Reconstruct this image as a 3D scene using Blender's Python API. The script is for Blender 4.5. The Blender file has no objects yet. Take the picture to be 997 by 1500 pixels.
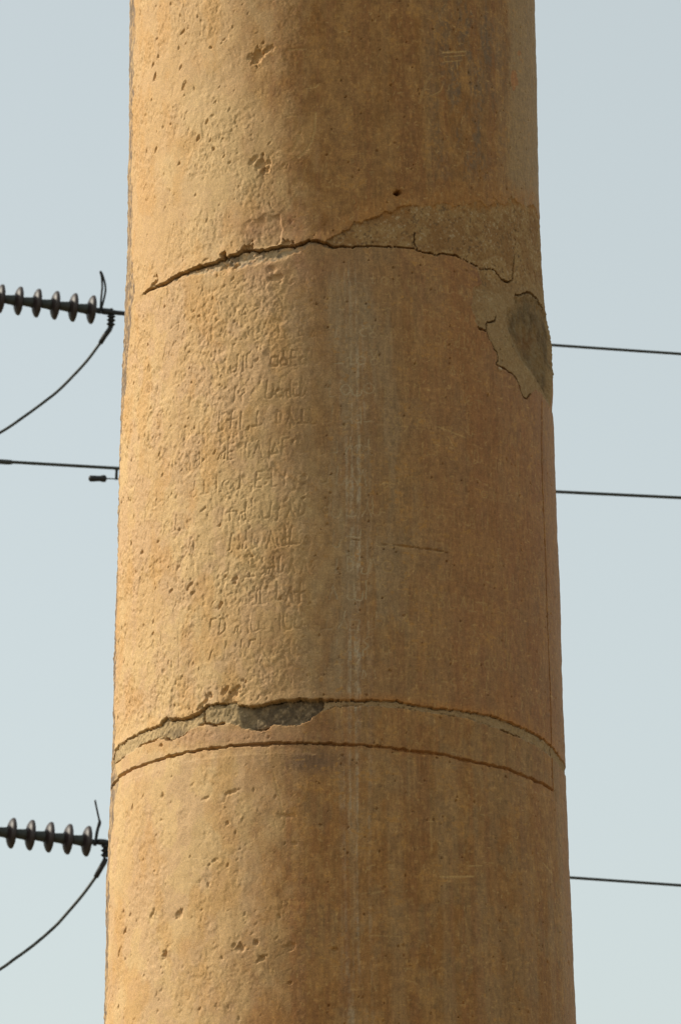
import bpy, math, random
import numpy as np
from mathutils import Vector, Matrix

# ------------------------------------------------------------------ camera, sky, sun, exposure
sc = bpy.context.scene
COL = sc.collection
W0, H0, F0 = 997.0, 1500.0, 8000.0          # size of the photograph and focal length, both in its pixels
DIST, CAMZ, PITCH = 11.25, 1.6, math.radians(14.0)
CAM = np.array([0.0, -DIST, CAMZ])
FWD = np.array([0.0, math.cos(PITCH), math.sin(PITCH)])
UP = np.array([0.0, -math.sin(PITCH), math.cos(PITCH)])
RIGHT = np.array([1.0, 0.0, 0.0])

cd = bpy.data.cameras.new('camera'); cam = bpy.data.objects.new('camera', cd); COL.objects.link(cam)
cam.location = CAM; cam.rotation_euler = (math.pi/2 + PITCH, 0, 0)
cd.sensor_fit = 'VERTICAL'; cd.sensor_height = 23.7; cd.sensor_width = 15.75
cd.lens = 23.7 * F0 / H0
cd.clip_start = 0.1; cd.clip_end = 6000
cd.dof.use_dof = True; cd.dof.focus_distance = 11.05; cd.dof.aperture_fstop = 24
sc.camera = cam

SUN_EL, SUN_TH = math.radians(36), math.radians(-98)     # elevation; bearing as seen round the pillar (0 = towards camera, - = left)
sun_dir = Vector((math.sin(SUN_TH)*math.cos(SUN_EL), -math.cos(SUN_TH)*math.cos(SUN_EL), math.sin(SUN_EL)))
world = bpy.data.worlds.new('World'); sc.world = world; world.use_nodes = True
wn = world.node_tree; wn.nodes.clear()
sky = wn.nodes.new('ShaderNodeTexSky'); sky.sky_type = 'NISHITA'; sky.sun_disc = False
sky.sun_elevation = SUN_EL; sky.sun_rotation = math.atan2(sun_dir.x, sun_dir.y)
sky.air_density = 1.0; sky.dust_density = 2.6; sky.ozone_density = 1.0; sky.altitude = 200
hsv = wn.nodes.new('ShaderNodeHueSaturation'); hsv.inputs['Saturation'].default_value = 0.62; hsv.inputs['Value'].default_value = 1.0
bgn = wn.nodes.new('ShaderNodeBackground'); bgn.inputs['Strength'].default_value = 0.14
wo = wn.nodes.new('ShaderNodeOutputWorld')
hz = wn.nodes.new('ShaderNodeMix'); hz.data_type = 'RGBA'; hz.inputs['Factor'].default_value = 0.50; hz.inputs['B'].default_value = (2.70, 2.93, 2.42, 1)   # even dust haze over the clear sky
wn.links.new(sky.outputs[0], hsv.inputs['Color']); wn.links.new(hsv.outputs[0], hz.inputs['A']); wn.links.new(hz.outputs['Result'], bgn.inputs['Color']); wn.links.new(bgn.outputs[0], wo.inputs['Surface'])

sl = bpy.data.lights.new('sun', 'SUN'); sl.energy = 2.6; sl.angle = math.radians(0.6); sl.color = (1.0, 0.93, 0.78)
sun = bpy.data.objects.new('sun', sl); COL.objects.link(sun)
sun.rotation_euler = sun_dir.to_track_quat('Z', 'Y').to_euler(); sun.location = (-20, 0, 30)

vs = sc.view_settings
vs.view_transform = 'Standard'; vs.look = 'None'; vs.exposure = 0.6; vs.gamma = 1.0; vs.use_curve_mapping = False
sc.cycles.max_bounces = 6; sc.cycles.diffuse_bounces = 4
sc.cycles.use_denoising = True

# ------------------------------------------------------------------ helpers
def tag(o, label=None, cat=None, group=None, kind=None):
    if label: o['label'] = label
    if cat: o['category'] = cat
    if group: o['group'] = group
    if kind: o['kind'] = kind
    return o

def empty(name, loc=(0, 0, 0)):
    o = bpy.data.objects.new(name, None); COL.objects.link(o); o.location = loc
    o.empty_display_size = 0.1
    return o

def ray(u, v):
    d = FWD + RIGHT*((u - W0/2)/F0) + UP*((H0/2 - v)/F0)
    return d

def at(u, v, depth):                       # a point seen at (u, v) of the photograph, at the given depth
    return CAM + ray(u, v)*depth

def project(P):
    q = P - CAM
    d = q @ FWD
    return W0/2 + F0*(q @ RIGHT)/d, H0/2 - F0*(q @ UP)/d, d

def mat(name):
    m = bpy.data.materials.new(name); m.use_nodes = True
    n = m.node_tree.nodes; l = m.node_tree.links
    return m, n, l, n['Principled BSDF']

def plain(name, col, rough=0.5, metal=0.0, var=0.25, scale=20.0):
    m, n, l, b = mat(name)
    t = n.new('ShaderNodeTexNoise'); t.inputs['Scale'].default_value = scale; t.inputs['Detail'].default_value = 4
    tc = n.new('ShaderNodeTexCoord'); l.new(tc.outputs['Object'], t.inputs['Vector'])
    mx = n.new('ShaderNodeMix'); mx.data_type = 'RGBA'
    mx.inputs['A'].default_value = (*[c*(1-var) for c in col], 1); mx.inputs['B'].default_value = (*[min(1, c*(1+var)) for c in col], 1)
    l.new(t.outputs[0], mx.inputs['Factor']); l.new(mx.outputs['Result'], b.inputs['Base Color'])
    b.inputs['Roughness'].default_value = rough; b.inputs['Metallic'].default_value = metal
    return m

# ------------------------------------------------------------------ ground
def build_ground():
    m, n, l, b = mat('dry_ground')
    tc = n.new('ShaderNodeTexCoord'); t = n.new('ShaderNodeTexNoise'); t.inputs['Scale'].default_value = 0.35; t.inputs['Detail'].default_value = 8
    l.new(tc.outputs['Object'], t.inputs['Vector'])
    r = n.new('ShaderNodeValToRGB'); l.new(t.outputs[0], r.inputs[0])
    r.color_ramp.elements[0].position = 0.35; r.color_ramp.elements[0].color = (0.10, 0.085, 0.045, 1)
    r.color_ramp.elements[1].position = 0.7; r.color_ramp.elements[1].color = (0.22, 0.165, 0.09, 1)
    l.new(r.outputs[0], b.inputs['Base Color']); b.inputs['Roughness'].default_value = 0.95
    me = bpy.data.meshes.new('ground')
    k = 24; e = 2500.0
    xs = np.sign(np.linspace(-1, 1, k))*np.abs(np.linspace(-1, 1, k))**3*e
    vv = [(x, y, 0.0) for y in xs for x in xs]
    ff = [(j*k+i, j*k+i+1, (j+1)*k+i+1, (j+1)*k+i) for j in range(k-1) for i in range(k-1)]
    me.from_pydata(vv, [], ff); me.materials.append(m)
    o = bpy.data.objects.new('ground', me); COL.objects.link(o)
    tag(o, 'dry sandy ground round the pillar', kind='structure')
build_ground()

# ------------------------------------------------------------------ the pillar: grid, noise, features
rng = np.random.default_rng(7)
TBL = rng.random((512, 512)).astype(np.float32)

def vnoise(x, y, seed=0):
    x = x + seed*37.13; y = y + seed*91.7
    xi = np.floor(x).astype(np.int32); yi = np.floor(y).astype(np.int32)
    fx = (x - xi).astype(np.float32); fy = (y - yi).astype(np.float32)
    fx = fx*fx*(3-2*fx); fy = fy*fy*(3-2*fy)
    x0 = xi & 511; x1 = (xi+1) & 511; y0 = yi & 511; y1 = (yi+1) & 511
    a = TBL[y0, x0]; b = TBL[y0, x1]; c = TBL[y1, x0]; d = TBL[y1, x1]
    return (a + (b-a)*fx)*(1-fy) + (c + (d-c)*fx)*fy

def fbm(x, y, seed=0, octv=4, gain=0.5):
    s = 0; a = 1.0; t = 0
    for i in range(octv):
        ca, sa = math.cos(0.6*i), math.sin(0.6*i)
        s = s + a*vnoise((x*ca - y*sa)*2.0**i, (x*sa + y*ca)*2.0**i, seed+i*3); t += a; a *= gain
    return s/t

def sstep(a, b, x):
    t = np.clip((x-a)/(b-a), 0, 1); return t*t*(3-2*t)

# silhouette of the shaft in the photograph (row, left, right)
SIL = np.array([(0, 187.5, 783), (200, 186, 787.5), (300, 185, 790), (400, 183, 794), (470, 181, 800), (560, 178, 807), (650, 174, 811.5),
                (800, 170.5, 816.5), (950, 166, 821), (1060, 163, 825), (1150, 159.5, 828), (1270, 155.5, 833), (1400, 152, 838.5), (1500, 149.5, 843)], float)

def axis_v(z):                              # row at which an axis point of height z is seen
    q = np.stack([np.zeros_like(z), np.full_like(z, DIST), z - CAMZ], -1)
    d = q @ FWD
    return H0/2 - F0*(q @ UP)/d, d

def profile(z):                             # radius and axis offset of the shaft at height z
    z = np.asarray(z, float)
    zc = np.clip(z, Z_LO, Z_HI)
    v, d = axis_v(zc)
    l = np.interp(v, SIL[:, 0], SIL[:, 1]); r = np.interp(v, SIL[:, 0], SIL[:, 2])
    R = (r-l)/2*d/F0*0.9992; cx = ((l+r)/2 - W0/2)*d/F0
    R = R + np.where(z < Z_LO, (Z_LO - z)*0.022, 0) - np.where(z > Z_HI, (z - Z_HI)*0.022, 0)
    cx = cx + np.where(z < Z_LO, (Z_LO-z)*0.004, 0) - np.where(z > Z_HI, (z-Z_HI)*0.004, 0)
    return R, cx

def z_of_v(v):
    e = PITCH + math.atan((H0/2 - v)/F0); return CAMZ + DIST*math.tan(e)
Z_LO, Z_HI = z_of_v(1500), z_of_v(0)

def to_surf(u, v):                          # photograph point -> (theta, z) on the shaft
    d = ray(u, v); z = z_of_v(v)
    for _ in range(12):
        R, cx = profile(np.array([z])); R = R[0]; cx = cx[0]
        ox, oy = -cx, -DIST
        a = d[0]**2 + d[1]**2; b = 2*(ox*d[0] + oy*d[1]); c = ox*ox + oy*oy - R*R
        disc = b*b - 4*a*c
        t = (-b - math.sqrt(disc))/(2*a) if disc > 0 else -b/(2*a)
        z = CAMZ + t*d[2]
    return math.atan2(ox + t*d[0], -(oy + t*d[1])), z

PX = 0.00139                                # metres on the shaft per pixel of the photograph
RS = 0.452                                  # metres per radian for flat surface coordinates
def S(pts):                                 # list of photograph points -> flat surface coordinates (s, z)
    o = []
    for (u, v) in pts:
        th, z = to_surf(u, v); o.append((th*RS, z))
    return np.array(o)

# grid: fine over what the camera can see, coarse behind, below and above
tf = np.radians(np.linspace(-104, 104, 960))
tb = np.radians(np.linspace(104, 256, 41))[1:-1]
TH = np.concatenate([tf, tb]).astype(np.float64)
zf = np.linspace(Z_LO - 0.16, Z_HI + 0.12, 1290)
ZZ = np.concatenate([np.linspace(-0.05, Z_LO - 0.16, 56)[:-1], zf, np.linspace(Z_HI + 0.12, 11.2, 80)[1:]])
NT, NZ = len(TH), len(ZZ)
SS = np.where(TH <= math.radians(104), TH, TH)*RS
GS, GZ = np.meshgrid(SS, ZZ)
GS = GS.astype(np.float32); GZ = GZ.astype(np.float32)
Rz, CX = profile(ZZ)
th_g = GS/RS
# where each grid point is seen in the photograph: only used to lay out the weathering map along the shaft
Pg = np.stack([CX[:, None] + Rz[:, None]*np.sin(th_g), -Rz[:, None]*np.cos(th_g), np.broadcast_to(GZ, GS.shape)], -1)
U, V, _ = project(Pg); U = U.astype(np.float32); V = V.astype(np.float32)
U = np.where(np.abs(th_g) > math.radians(90), np.where(th_g > 0, 850, 140), U).astype(np.float32)
del Pg
front = (np.abs(th_g) < math.radians(104)) & (GZ > Z_LO - 0.17) & (GZ < Z_HI + 0.13)

# slightly warped coordinates so that drawn edges come out ragged
wx = (fbm(GS/0.010, GZ/0.010, 1, 3) - 0.5)*0.006
wz = (fbm(GS/0.010, GZ/0.010, 2, 3) - 0.5)*0.006
XS = GS + wx; XZ = GZ + wz

def window(x0, x1, z0, z1):
    i0 = np.searchsorted(SS, x0); i1 = np.searchsorted(SS, x1); j0 = np.searchsorted(ZZ, z0); j1 = np.searchsorted(ZZ, z1)
    return slice(max(j0, 0), max(j1, 0)), slice(max(i0, 0), max(i1, 0))

def dist_poly(P, margin, A=None, B=None):   # distance of every grid point near a polyline to it (inf elsewhere), and position along it 0..1
    A = XS if A is None else A; B = XZ if B is None else B
    D = np.full(GS.shape, 9.0, np.float32); T = np.zeros(GS.shape, np.float32)
    L = np.concatenate([[0], np.cumsum(np.hypot(*np.diff(P, axis=0).T))]); L /= max(L[-1], 1e-9)
    for k, (p, q) in enumerate(zip(P[:-1], P[1:])):
        j, i = window(min(p[0], q[0])-margin, max(p[0], q[0])+margin, min(p[1], q[1])-margin, max(p[1], q[1])+margin)
        x = A[j, i]; z = B[j, i]
        if x.size == 0: continue
        dx, dz = q-p; ll = dx*dx+dz*dz + 1e-12
        t = np.clip(((x-p[0])*dx + (z-p[1])*dz)/ll, 0, 1)
        d = np.hypot(x-p[0]-t*dx, z-p[1]-t*dz)
        cur = D[j, i]; m = d < cur
        cur[m] = d[m]; T[j, i][m] = (L[k] + t*(L[k+1]-L[k]))[m]
    return D, T

def inside(P, A=None, B=None):
    A = XS if A is None else A; B = XZ if B is None else B
    res = np.zeros(GS.shape, bool)
    j, i = window(P[:, 0].min()-0.01, P[:, 0].max()+0.01, P[:, 1].min()-0.01, P[:, 1].max()+0.01)
    x = A[j, i]; z = B[j, i]; r = np.zeros(x.shape, bool)
    n = len(P)
    for a in range(n):
        x1, z1 = P[a]; x2, z2 = P[(a+1) % n]
        if z1 == z2: continue
        c = ((z1 > z) != (z2 > z)) & (x < (x2-x1)*(z-z1)/(z2-z1) + x1)
        r ^= c
    res[j, i] = r
    return res

Hh = np.zeros(GS.shape, np.float32)          # outward relief in metres
def mixc(C, c, m):
    m = np.clip(m, 0, 1)[..., None]
    return C*(1-m) + np.array(c, np.float32)*m

# ---- outlines (photograph pixels)
CRACK_U = [(213,429),(228,420),(243,414),(255,406),(276,397),(297,389),(318,382),(325,380),(327,371),(332,376),(347,374),(354,367),(366,365),(378,368),
           (395,364),(413,361),(431,361),(440,357),(452,352),(465,354),(478,357),(491,362),(508,362),(526,361),(561,361),(585,362),(600,364),(610,366),
           (620,371),(630,371),(641,374),(645,371),(655,372),(666,374),(680,380),(690,386),(698,389),(705,394),(712,395),(719,393),(727,399),(731,405),(737,410),(743,414),(750,410),(752,390),(755,369),(755,350)]
BR_1 = [(612,366),(608,355),(607,340)]
PATCH_TOP = [(478,354),(494,345),(515,333),(540,322),(556,318),(570,309),(585,303),(600,305),(620,303),(648,301),(670,300),(691,297),(712,301),(733,296),(750,292),(765,296),(778,300),(786,306)]
PATCH = PATCH_TOP + [(790,330),(792,360),(794,400),(798,440),(803,470),(804.5,520),(805,560),(805,598),(799,588),(794,580),(785,570),(778,575),(774,582),(770,584),(764,579),(761,563),(754,551),(738,539),(728,533),
         (727,519),(719,500),(712,483),(705,482),(698,475),(691,450),(692,422),(703,420),(705,412),(698,391),(680,380),(666,374),(645,372),(641,375),(620,371),(610,366),(585,362),(561,361),(526,361),(491,362)]
PIT = [(754,431),(762,432),(771,428),(778,431),(785,436),(790,444),(797,450),(800,460),(803,480),(804,520),(804.5,560),(804.5,596),(797,584),(788,566),(775,545),(765,532),(757,521),(749,503),(743,487),(739,468),(741,452),(747,448),(752,440)]
PIT_EDGE = [(754,432),(762,432),(766,430),(771,428),(778,431),(785,437),(788,444),(794,449),(798,457)]
CRACK_R = [(698,475),(704,483),(712,484),(713,473),(724,470),(727,462)]
CRACK_R2 = [(712,483),(716,495),(721,505),(728,517),(729,526),(727,533),(733,537),(740,541),(754,551),(759,560),(762,572),(767,582),(772,584),(777,577)]
SEAM_T = [(164,1112),(170,1098),(191,1082),(210,1071),(235,1062),(245,1050),(249,1055),(266,1055),(280,1051),(291,1045),(297,1038),(305,1033),(325,1031),(347,1029),(352,1034),(365,1035),(386,1033),(398,1030),(410,1026),(438,1024),(487,1026),
          (532,1026),(578,1027),(606,1033),(637,1038),(687,1043),(718,1048),(753,1061),(788,1078),(806,1092),(822,1112)]
SEAM_B = [(166,1124),(186,1105),(205,1092),(222,1085),(231,1082),(242,1082),(251,1085),(261,1080),(280,1069),(294,1062),(305,1060),(315,1062),(330,1059),(340,1059),(350,1062),(354,1066),(368,1069),(382,1070),(394,1066),(400,1061),
          (420,1062),(438,1061),(449,1057),(460,1049),(472,1041),(490,1035),(532,1033),(578,1036),(620,1042),(687,1053),(736,1070),(764,1082),(788,1094),(806,1108),(822,1127)]
DARK = [(347,1034),(365,1036),(386,1034),(410,1027),(438,1025),(474,1027),(473,1038),(460,1048),(449,1056),(438,1060),(420,1061),(400,1060),(394,1066),(382,1069),(366,1067),(354,1064),(350,1052)]
GROOVE = [(158,1156),(163,1148),(182,1133),(210,1120),(235,1112),(259,1105),(298,1098),(344,1092),(386,1089.5),(438,1088),(490,1090),(560,1094),(613,1102),(648,1106),(687,1115),(736,1125),(778,1141),(809,1157)]
VGROOVE = [(793,588),(793,640),(793.5,675),(795.5,746),(799,855),(803,960),(805,1020),(806.5,1090),(808,1117),(809.5,1157)]
HCRACK = [(505,789),(540,793),(560,797),(585,799),(612,803),(640,806),(656,811)]
print('grid', NT, NZ)

cu = S(CRACK_U); st = S(SEAM_T); sb = S(SEAM_B)
# boundary heights between the sections, all the way round
c_s = np.concatenate([[-9], [cu[0, 0]-0.35], S([(196, 446)])[:, 0], S(CRACK_U[:44])[:, 0], S([(770, 425), (798, 455)])[:, 0], [9]])
c_z = np.concatenate([[cu[0, 1]-0.01]*2, S([(196, 446)])[:, 1], S(CRACK_U[:44])[:, 1], S([(770, 425), (798, 455)])[:, 1], [S([(798, 455)])[0, 1]]])
o_ = np.argsort(c_s); zc_up = np.interp(XS, c_s[o_], c_z[o_])
pt = S(PATCH_TOP)
zt_seam = np.interp(XS, st[:, 0], st[:, 1]); zb_seam = np.interp(XS, sb[:, 0], sb[:, 1])
px_ = GS + wx*1.2 + (fbm(GS/0.03, GZ/0.03, 5, 4)-0.5)*0.022*sstep(345, 320, V); pz_ = GZ + wz*1.2 + (fbm(GS/0.03, GZ/0.03, 6, 4)-0.5)*0.030*sstep(345, 320, V)
in_patch = inside(S(PATCH), px_, pz_) | ((th_g > to_surf(803, 520)[0]) & (th_g < math.radians(125)) & (XZ < S([(786, 306)])[0, 1]) & (XZ > S([(805, 598)])[0, 1]))
in_pit = inside(S(PIT)) | ((th_g > to_surf(803, 520)[0]) & (th_g < math.radians(118)) & (XZ < S([(800, 460)])[0, 1]) & (XZ > S([(804.5, 596)])[0, 1]))
in_seam = (XZ < zt_seam) & (XZ > zb_seam)
in_dark = inside(S(DARK)) & in_seam
in_upper = (XZ > zc_up) & ~in_patch
in_lower = (XZ <= zb_seam)
in_mid = ~in_upper & ~in_patch & ~in_seam & ~in_lower

# ---- weathering map: pitted, bleached side against polished brown patina, which also paints the turn to shade
nb = fbm(GS/0.09, GZ/0.13, 11, 4)
ub = np.interp(V, [-50, 0, 120, 330, 370, 500, 760, 1000, 1100, 1500], [385, 395, 405, 412, 430, 436, 432, 438, 395, 365])  # patina edge, shifted to fit the change from light to shade
weather_lit = sstep(165, -165, U - ub + (nb-0.5)*90 + (fbm(GS/0.02, GZ/0.03, 13, 3)-0.5)*90)
weather_lit = weather_lit*np.where(th_g < -1.75, 0.6, 1.0)
rough = sstep(85, -85, U - ub - 35 + (nb-0.5)*110 + (fbm(GS/0.02, GZ/0.03, 14, 3)-0.5)*90)*np.where(th_g < -1.75, 0.6, 1.0)*np.interp(U, [200, 320, 420, 470], [1.15, 0.95, 0.62, 0.5])
section_pit = np.where(in_upper, 0.60, np.where(in_mid, 0.80, 0.45)).astype(np.float32)

# ---- general relief
Hh += (fbm(GS/0.22, GZ/0.30, 20, 3)-0.5)*0.006
Hh += (fbm(GS/0.05, GZ/0.06, 23, 3)-0.5)*0.0030*(0.25+rough)
rx = (GS*0.86 + GZ*0.5); rz = (-GS*0.5 + GZ*0.86)
n1 = fbm(rx/0.0085, rz/0.0135, 31, 3, 0.55)
n2 = fbm(rx/0.0046, rz/0.0075, 37, 2)
n3 = fbm(GS/0.06, GZ/0.06, 41, 3)
patchy = np.where(in_mid, 0.45, 0.2) + sstep(0.36, 0.64, n3)*np.where(in_mid, 0.6, 0.8)
Hh -= sstep(0.50, 0.68, n1)*0.0015*rough*section_pit*patchy
Hh += sstep(0.52, 0.72, fbm(rx/0.014, rz/0.02, 44, 3))*0.0010*rough*section_pit*patchy
Hh += (n2-0.5)*0.0030*(rough*section_pit*patchy + 0.06)
Hh += (fbm(GS/0.004, GZ/0.004, 47, 2)-0.5)*0.0004

def stamp(s, z, a, b, ang, depth, power=1.0, rag=0.35):       # one pit: an ellipse of half-axes a (along ang) and b
    m = max(a, b)*1.6
    j, i = window(s-m, s+m, z-m, z+m)
    x = XS[j, i]-s; y = XZ[j, i]-z
    if x.size == 0: return
    ca, sa = math.cos(ang), math.sin(ang)
    q = ((x*ca+y*sa)/a)**2 + ((-x*sa+y*ca)/b)**2
    q = q*(1 + rag*(n2[j, i]-0.5)*4)
    Hh[j, i] -= depth*np.clip(1-q, 0, 1)**power

# scattered pits, mostly slanting like rain marks
K = 6000
ps = rng.uniform(-1.75, 0.25, K)*RS; pz = rng.uniform(Z_LO-0.1, Z_HI+0.1, K)
ii = np.clip(np.searchsorted(SS, ps), 0, NT-1); jj = np.clip(np.searchsorted(ZZ, pz), 0, NZ-1)
wv = rough[jj, ii]; pv = patchy[jj, ii]; up_ = in_upper[jj, ii]; mv = in_mid[jj, ii]
for k in range(K):
    if rng.random() > wv[k]*(0.35+0.65*pv[k]): continue
    big = rng.random()
    r = (0.85 + 2.0*big**6)*PX
    el = rng.uniform(1.0, 2.4)
    ang = math.radians(90 - rng.normal(28, 22)) if rng.random() < 0.75 else rng.uniform(0, math.pi)
    stamp(ps[k], pz[k], r*el, r, ang, r*rng.uniform(0.4, 0.9), 0.8, 0.25)
# a few small dark holes on the smooth side
for k in range(420):
    th, z = rng.uniform(-0.1, 1.5), rng.uniform(Z_LO-0.1, Z_HI)
    r = rng.uniform(0.9, 1.7)*PX; stamp(th*RS, z, r*1.2, r, rng.uniform(0, 3), 0.004, 0.5, 0.1)
# the larger chips that can be told apart: u, v, half length, half width, slant (deg from horizontal), depth in pixels
for (u, v, a, b, ang, dp) in [(376,83,15,9,70,9),(392,73,12,5,20,5),(366,85,8,4,80,4),(381,240,10,9,40,8),(370,235,12,5,35,5),(388,250,9,6,30,7),(392,238,6,6,0,4),
        (583,283,5.5,5,0,26),(583,283,14,9,20,3),(242,1398,10,4.5,75,8),(263,1339,9,6,35,6),(224,1339,8,5,50,5),(352,1388,8,7,60,7),(383,1405,8,5,30,6),(425,1386,9,7,20,4),(375,1381,4,4,0,5),
        (490,1390,5,6,80,5),(278,858,7,3,30,5),(250,865,4,3,0,4),(345,848,6,3,20,5),(344,853,4,4,0,5),(322,887,8,3.5,65,6),(236,1092,3,5,90,5),(238,1165,6,4,60,4),(194,1185,6,3,80,5),
        (226,112,9,4,55,6),(268,127,7,3,80,5),(267,47,7,2.5,30,5),(308,70,4,3,0,4),(303,178,6,2.5,60,4),(290,201,7,3,45,5),(272,120,6,2.5,45,4),(312,218,4,3,80,4),(227,220,7,2.5,55,4),(176,1395,8,3,55,5),(183,1365,7,3,45,5),
        (403,408,7,13,85,4),(398,395,6,8,80,3),(333,392,19,8,20,6),(345,390,9,4,25,6),(590,1385,3,3,0,3),(418,1195,4,14,85,1.6),(340,1160,14,3,15,4),(300,1170,10,3,20,3),(430,1235,3,6,70,2)]:
    th, z = to_surf(u, v); stamp(th*RS, z, a*PX, b*PX, math.radians(ang), dp*PX*(0.62 if a > 5 else 0.8), 1.1, 0.45)

# ---- cracks and joints
def carve(pts, width, depth, wob=0.6, power=0.6, taper=True):
    P = S(pts); w = width*PX
    D, T = dist_poly(P, w*4+0.01)
    ww = w*(1 + wob*(fbm(GS/0.02, GZ/0.02, 51, 2)-0.5)*2)
    if taper: ww = ww*np.clip(np.minimum(T, 1-T)*8+0.35, 0, 1)
    k = np.clip(1 - (D/ww)**2, 0, 1)**power
    return k*depth, D, P

lit_side = sstep(520, 440, U)
k, D_cu, _ = carve(CRACK_U, 1.2, 0.030, 0.8, 0.4)
k_thin, _, _ = carve(CRACK_U, 0.8, 0.024, 0.9, 0.45)
Hh -= k*lit_side + k_thin*(1-lit_side)
# left half of the upper joint: the upper block overhangs and the lip of the middle block is broken away in a ragged ledge
P_l = S(CRACK_U[:22]); Dl, Tl = dist_poly(P_l, 0.06)
below = (XZ < zc_up)
lip = np.interp(XS, S([(213,429),(276,397),(330,378),(360,368),(400,364),(440,357),(490,362)])[:, 0], np.array([3, 8, 22, 25, 19, 12, 3])*PX)
lip = lip*(0.35+1.3*fbm(GS/0.025, GZ/0.025, 55, 3))
ledge = np.clip(1 - Dl/np.maximum(lip, 1e-4), 0, 1)*below
rub = fbm(GS/0.008, GZ/0.006, 57, 3)
Hh -= np.where(Dl < 0.05, sstep(0, 0.25, ledge)*0.0015 + ledge*(0.0065 + (rub-0.5)*0.010), 0)
ledge_mask = sstep(0.05, 0.3, ledge)*(Dl < 0.05)
Hh += np.where((Dl < 0.03) & ~below, 0.0025*np.clip(1-Dl/0.03, 0, 1), 0)
# chipped notches above the joint
for (u, v, a, b, ang, dp) in [(327,374,5,7,80,8),(362,364,12,5,10,8),(420,357,9,4,5,5),(226,417,9,4,30,5)]:
    th, z = to_surf(u, v); stamp(th*RS, z, a*PX, b*PX, math.radians(ang), dp*PX, 0.5, 0.6)
# slab flaked away above the joint
SLAB = [(352,330),(366,320),(377,322),(386,311),(400,316),(412,312),(411,324),(414,335),(412,347),(414,359),(378,364),(352,366),(346,350)]
m_sl = fbm(GS/0.02, GZ/0.02, 59, 3); im = inside(S(SLAB), GS+wx*2, GZ+wz*2); Dd, _ = dist_poly(S(SLAB+SLAB[:1]), 0.03)
Hh -= np.where(im, 0.0028*sstep(0, 0.003, Dd)*sstep(345, 395, U + (m_sl-0.5)*60), 0)
# mortar patch: proud skin of gritty mortar, brown lip of patina above it
Dp, _ = dist_poly(S(PATCH), 0.04)
grit = fbm(GS/0.0045, GZ/0.0045, 61, 2); grit2 = fbm(GS/0.014, GZ/0.014, 63, 3)
Hh += np.where(in_patch, (grit-0.5)*0.0016 + (grit2-0.5)*0.0035 - 0.0012, 0)
Hh += np.where(in_upper & (Dp < 0.03), 0.0035*np.clip(1-Dp/0.03, 0, 1)*sstep(640, 540, U), 0)
for pts, w, dp in [(BR_1, 0.75, 0.018), (CRACK_R, 0.8, 0.020), (CRACK_R2, 0.85, 0.024), (PIT_EDGE, 1.1, 0.024)]:
    k, _, _ = carve(pts, w, dp, 0.7, 0.35); Hh -= k
Dpit, _ = dist_poly(S(PIT), 0.06)
bulge = np.where(in_pit, sstep(0.0, 0.02, Dpit), 0)
Hh += np.where(in_pit, -0.008*sstep(0, 0.018, Dpit) + (fbm(GS/0.02, GZ/0.05, 66, 4)-0.5)*0.008 + (grit-0.5)*0.002, 0)
Hh += (np.exp(-((V-532)/62)**6)*sstep(1.15, 1.4, th_g)*0.0055*(th_g < 2.0)).astype(np.float32)
# little white stone wedged in the crack, right
th, z = to_surf(731, 540); stamp(th*RS, z, 5*PX, 3*PX, -0.4, -0.005, 0.5, 0.2)
# lower seam
Dst, _ = dist_poly(st, 0.03); Dsb, _ = dist_poly(sb, 0.03)
seam_depth = np.interp(U, [160, 225, 245, 290, 300, 345, 470, 520, 700, 830], [0.001, 0.002, 0.005, 0.005, 0.003, 0.003, 0.010, 0.0045, 0.0045, 0.003]).astype(np.float32)
Hh -= np.where(in_seam, seam_depth + np.where(in_dark, 0.008*sstep(345, 372, U), 0) - (grit-0.5)*0.0028 - (grit2-0.5)*0.004, 0)
k, _, _ = carve(SEAM_T, 1.1, 0.016, 0.9, 0.4, False); Hh -= k*(0.2+0.8*in_seam)*np.interp(U, [480, 560], [1, 0.45])*sstep(0.30, 0.55, fbm(GS/0.03, GZ/0.2, 151, 2)+0.1)
k, _, _ = carve(SEAM_B, 1.0, 0.014, 0.9, 0.4, False); Hh -= k*sstep(0.38, 0.55, fbm(GS/0.03, GZ/0.2, 153, 2))*np.interp(U, [160, 460, 480, 720, 740, 800], [1, 1, 0.25, 0.3, 1, 1])
k, _, _ = carve([(296,1036),(299,1046),(300,1060)], 1.6, 0.018, taper=False); Hh -= k
k, _, _ = carve([(249,1052),(266,1055),(291,1045),(305,1034)], 1.6, 0.008); Hh -= k
Hh += np.where(in_mid & (Dst < 0.02), 0.003*np.clip(1-Dst/0.02, 0, 1)*lit_side, 0)
# broken hollow above the seam
for (u, v, a, b, ang, dp) in [(340,1020,22,5,50,4),(300,1030,16,5,40,4),(330,1012,12,4,45,3)]:
    th, z = to_surf(u, v); stamp(th*RS, z, a*PX, b*PX, math.radians(ang), dp*PX, 0.8, 0.6)
# carved ring and carved upright line of the inscription panel
k, D_gr, _ = carve(GROOVE, 1.65, 0.0125, 0.7, 0.6, False); Hh -= k*np.interp(U, [160, 480, 560, 820], [1, 0.85, 0.6, 0.55])
k, D_vg, _ = carve(VGROOVE, 1.5, 0.010, 0.5, 0.6, False); Hh -= k
below_g = (GZ < np.interp(GS, S(GROOVE)[:, 0], S(GROOVE)[:, 1]))
Hh -= np.where(below_g & (D_gr < 0.03), 0.0018*np.clip(1-D_gr/0.03, 0, 1), 0)
k, D_hc, _ = carve(HCRACK, 1.3, 0.004, 0.9); Hh -= k*sstep(0.4, 0.55, fbm(GS/0.02, GZ/0.2, 71, 2))
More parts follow.
